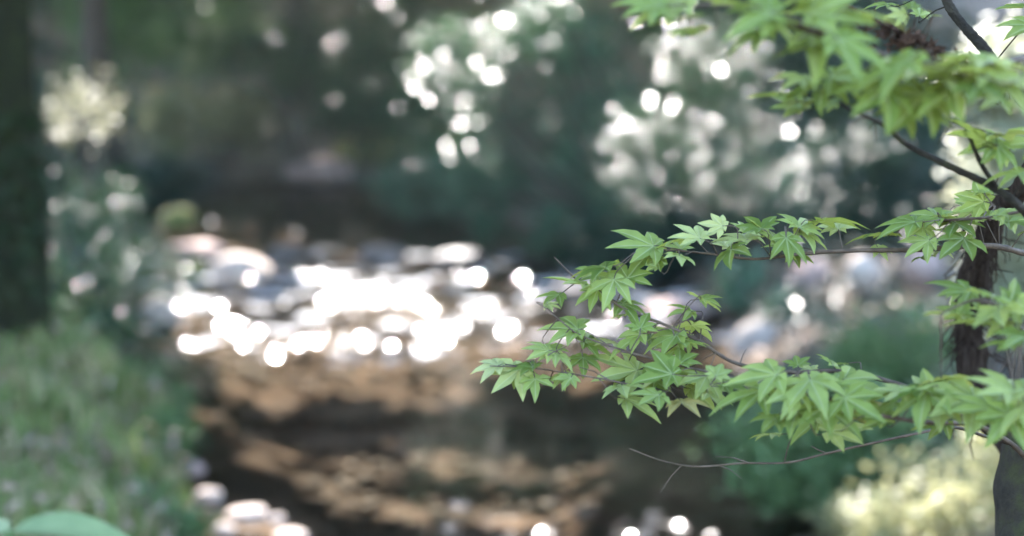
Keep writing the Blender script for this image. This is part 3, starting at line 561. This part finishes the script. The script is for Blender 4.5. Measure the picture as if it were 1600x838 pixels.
for i, (px, py, wd, hd, d) in enumerate(leaves):
    d = d + r.normal() * .012; c = at(px, py, d); size = wd * d / FPX * (1.13 + .14 * r.normal())
    h = R(hd + r.normal() * 9); tilt = R(r.normal(18, 12)); roll = R(r.normal(0, 15)); droop = R(r.normal(2, 11))
    rot = Matrix.Rotation(tilt, 4, 'X') @ Matrix.Rotation(h, 4, 'Z') @ Matrix.Rotation(droop, 4, 'Y') @ Matrix.Rotation(roll, 4, 'X')
    jn = c - np.array(rot.to_3x3() @ Vector((1, 0, 0))) * size * .14
    dd, bi, k = nearest(paths, jn - np.array(rot.to_3x3() @ Vector((1, 0, 0))) * size * .4)
    p0 = paths[bi][k]; back = jn - np.array(rot.to_3x3() @ Vector((1, 0, -.1))) * min(.5 * dd, .012)
    geos[bi].append(tube_geo(smooth_path([p0, .5 * (p0 + back) + [0, 0, .03 * dd], back, jn], 8), np.linspace(.0006, .0004, 8) * (1.25 if dd > .06 else 1), 5))
    todo.append((bi, jn, rot, size))
# bare side twigs here and there
for k in range(34):
    bi = int(r.integers(0, 11)); i = int(r.integers(20, 80)); p0 = paths[bi][i]; dv = r.normal(size=3) * np.array([1, .6, .7]); dv /= np.linalg.norm(dv); L = .012 + .03 * r.random()
    geos[bi].append(tube_geo([p0, p0 + dv * L * .5 + [0, 0, .002], p0 + dv * L], [.0007, .0005, .0003], 4))
br = []
for i, q in enumerate(branches):
    v, f = join_geo(geos[i]); br.append(link('branch', mesh_np('branch', v, f, True), M[q[3]], maple))
dead = br[8]; dead['label'] = 'rusty brown dead branch with curled remnants'
r = np.random.default_rng(9); c = paths[8][r.integers(8, 62, 220)] + r.normal(size=(220, 3)) * np.array([.01, .012, .006]) - [0, 0, .008]
v, f = leaf_geo(c, .016, r, 0, .35); o = link('dead_leaves', mesh_np('dead_leaves', v, f), M['deadtwig'], maple); o['kind'] = 'stuff'
for i, (bi, jn, rot, size) in enumerate(todo):
    o = bpy.data.objects.new('leaf', LEAVES[i % 24]); C.objects.link(o); o.parent = br[bi]
    # branch meshes sit at the maple's origin offset: branch.location = -maple.location, so branch space is world space
    o.matrix_basis = Matrix.Translation(Vector([float(q) for q in jn])) @ rot @ Matrix.Scale(size, 4)

# ------------------------------------------------------------------ tall broad-leaved plant at the near left corner
pb = np.array([-.33, .98, 0.0]); pb[2] = float(height(pb[0], pb[1])); tip = at(15, 832, .86)
herb = tag(empty('broadleaf_plant', pb), 'blurred pale green broad leaf at the bottom left corner, close to the lens', 'plant')
stp = smooth_path([pb, pb * .4 + tip * .6 + [.03, .02, 0], tip], 24); v, f = tube_geo(stp, np.linspace(.006, .003, 24), 8); link('stem', mesh_np('stem', v, f, True), M['bluegreen'], herb)
M['broad'] = foliage_mat('broad_leaf', [(0, (.3, .4, .2)), (1, (.34, .44, .24))], .45, .35, (.2, .4, .08), .5, True)
for k, (base_i, ang, L, pitch) in enumerate([(23, 10, .085, -.12), (23, 165, .08, -.3), (15, 80, .09, -.5), (11, 240, .1, -.5), (7, 0, .11, -.5)]):
    s = np.linspace(0, 1, 10); hw = np.sin(np.pi * s ** .8) ** .8 * L * .3; hw[-1] = 0; q = np.linspace(-1, 1, 5)
    lx = s[:, None] * L + 0 * q; ly = hw[:, None] * q; lz = np.abs(q) * hw[:, None] * .25 - .3 * L * (s[:, None] ** 2)
    vv = np.stack([lx, ly, lz], -1).reshape(-1, 3); ii = np.arange(50).reshape(10, 5)
    ff = np.stack([ii[:-1, :-1], ii[:-1, 1:], ii[1:, 1:], ii[1:, :-1]], -1).reshape(-1, 4)
    rot = np.array((Matrix.Rotation(R(ang), 3, 'Z') @ Matrix.Rotation(-pitch - .15, 3, 'Y')))
    link('leaf', mesh_np('leaf', vv @ rot.T + stp[base_i], ff, True), M['broad'], herb)

# ------------------------------------------------------------------ thin woodland haze
hb = np.array([[x, y, z] for x in (-47, 47) for y in (-16, 87) for z in (-2, 34)], float)
hf = [[0, 1, 3, 2], [4, 6, 7, 5], [0, 4, 5, 1], [2, 3, 7, 6], [0, 2, 6, 4], [1, 5, 7, 3]]
m, t, out = mat_new('haze'); pv = t.nodes.new('ShaderNodeVolumePrincipled'); pv.inputs['Color'].default_value = (.86, .96, .95, 1)
pv.inputs['Density'].default_value = .0007; pv.inputs['Anisotropy'].default_value = .3
t.links.new(pv.outputs[0], out.inputs['Volume'])
tag(link('haze', mesh_np('haze', hb, hf), m), 'thin pale haze filling the wooded valley', 'haze', kind='stuff')
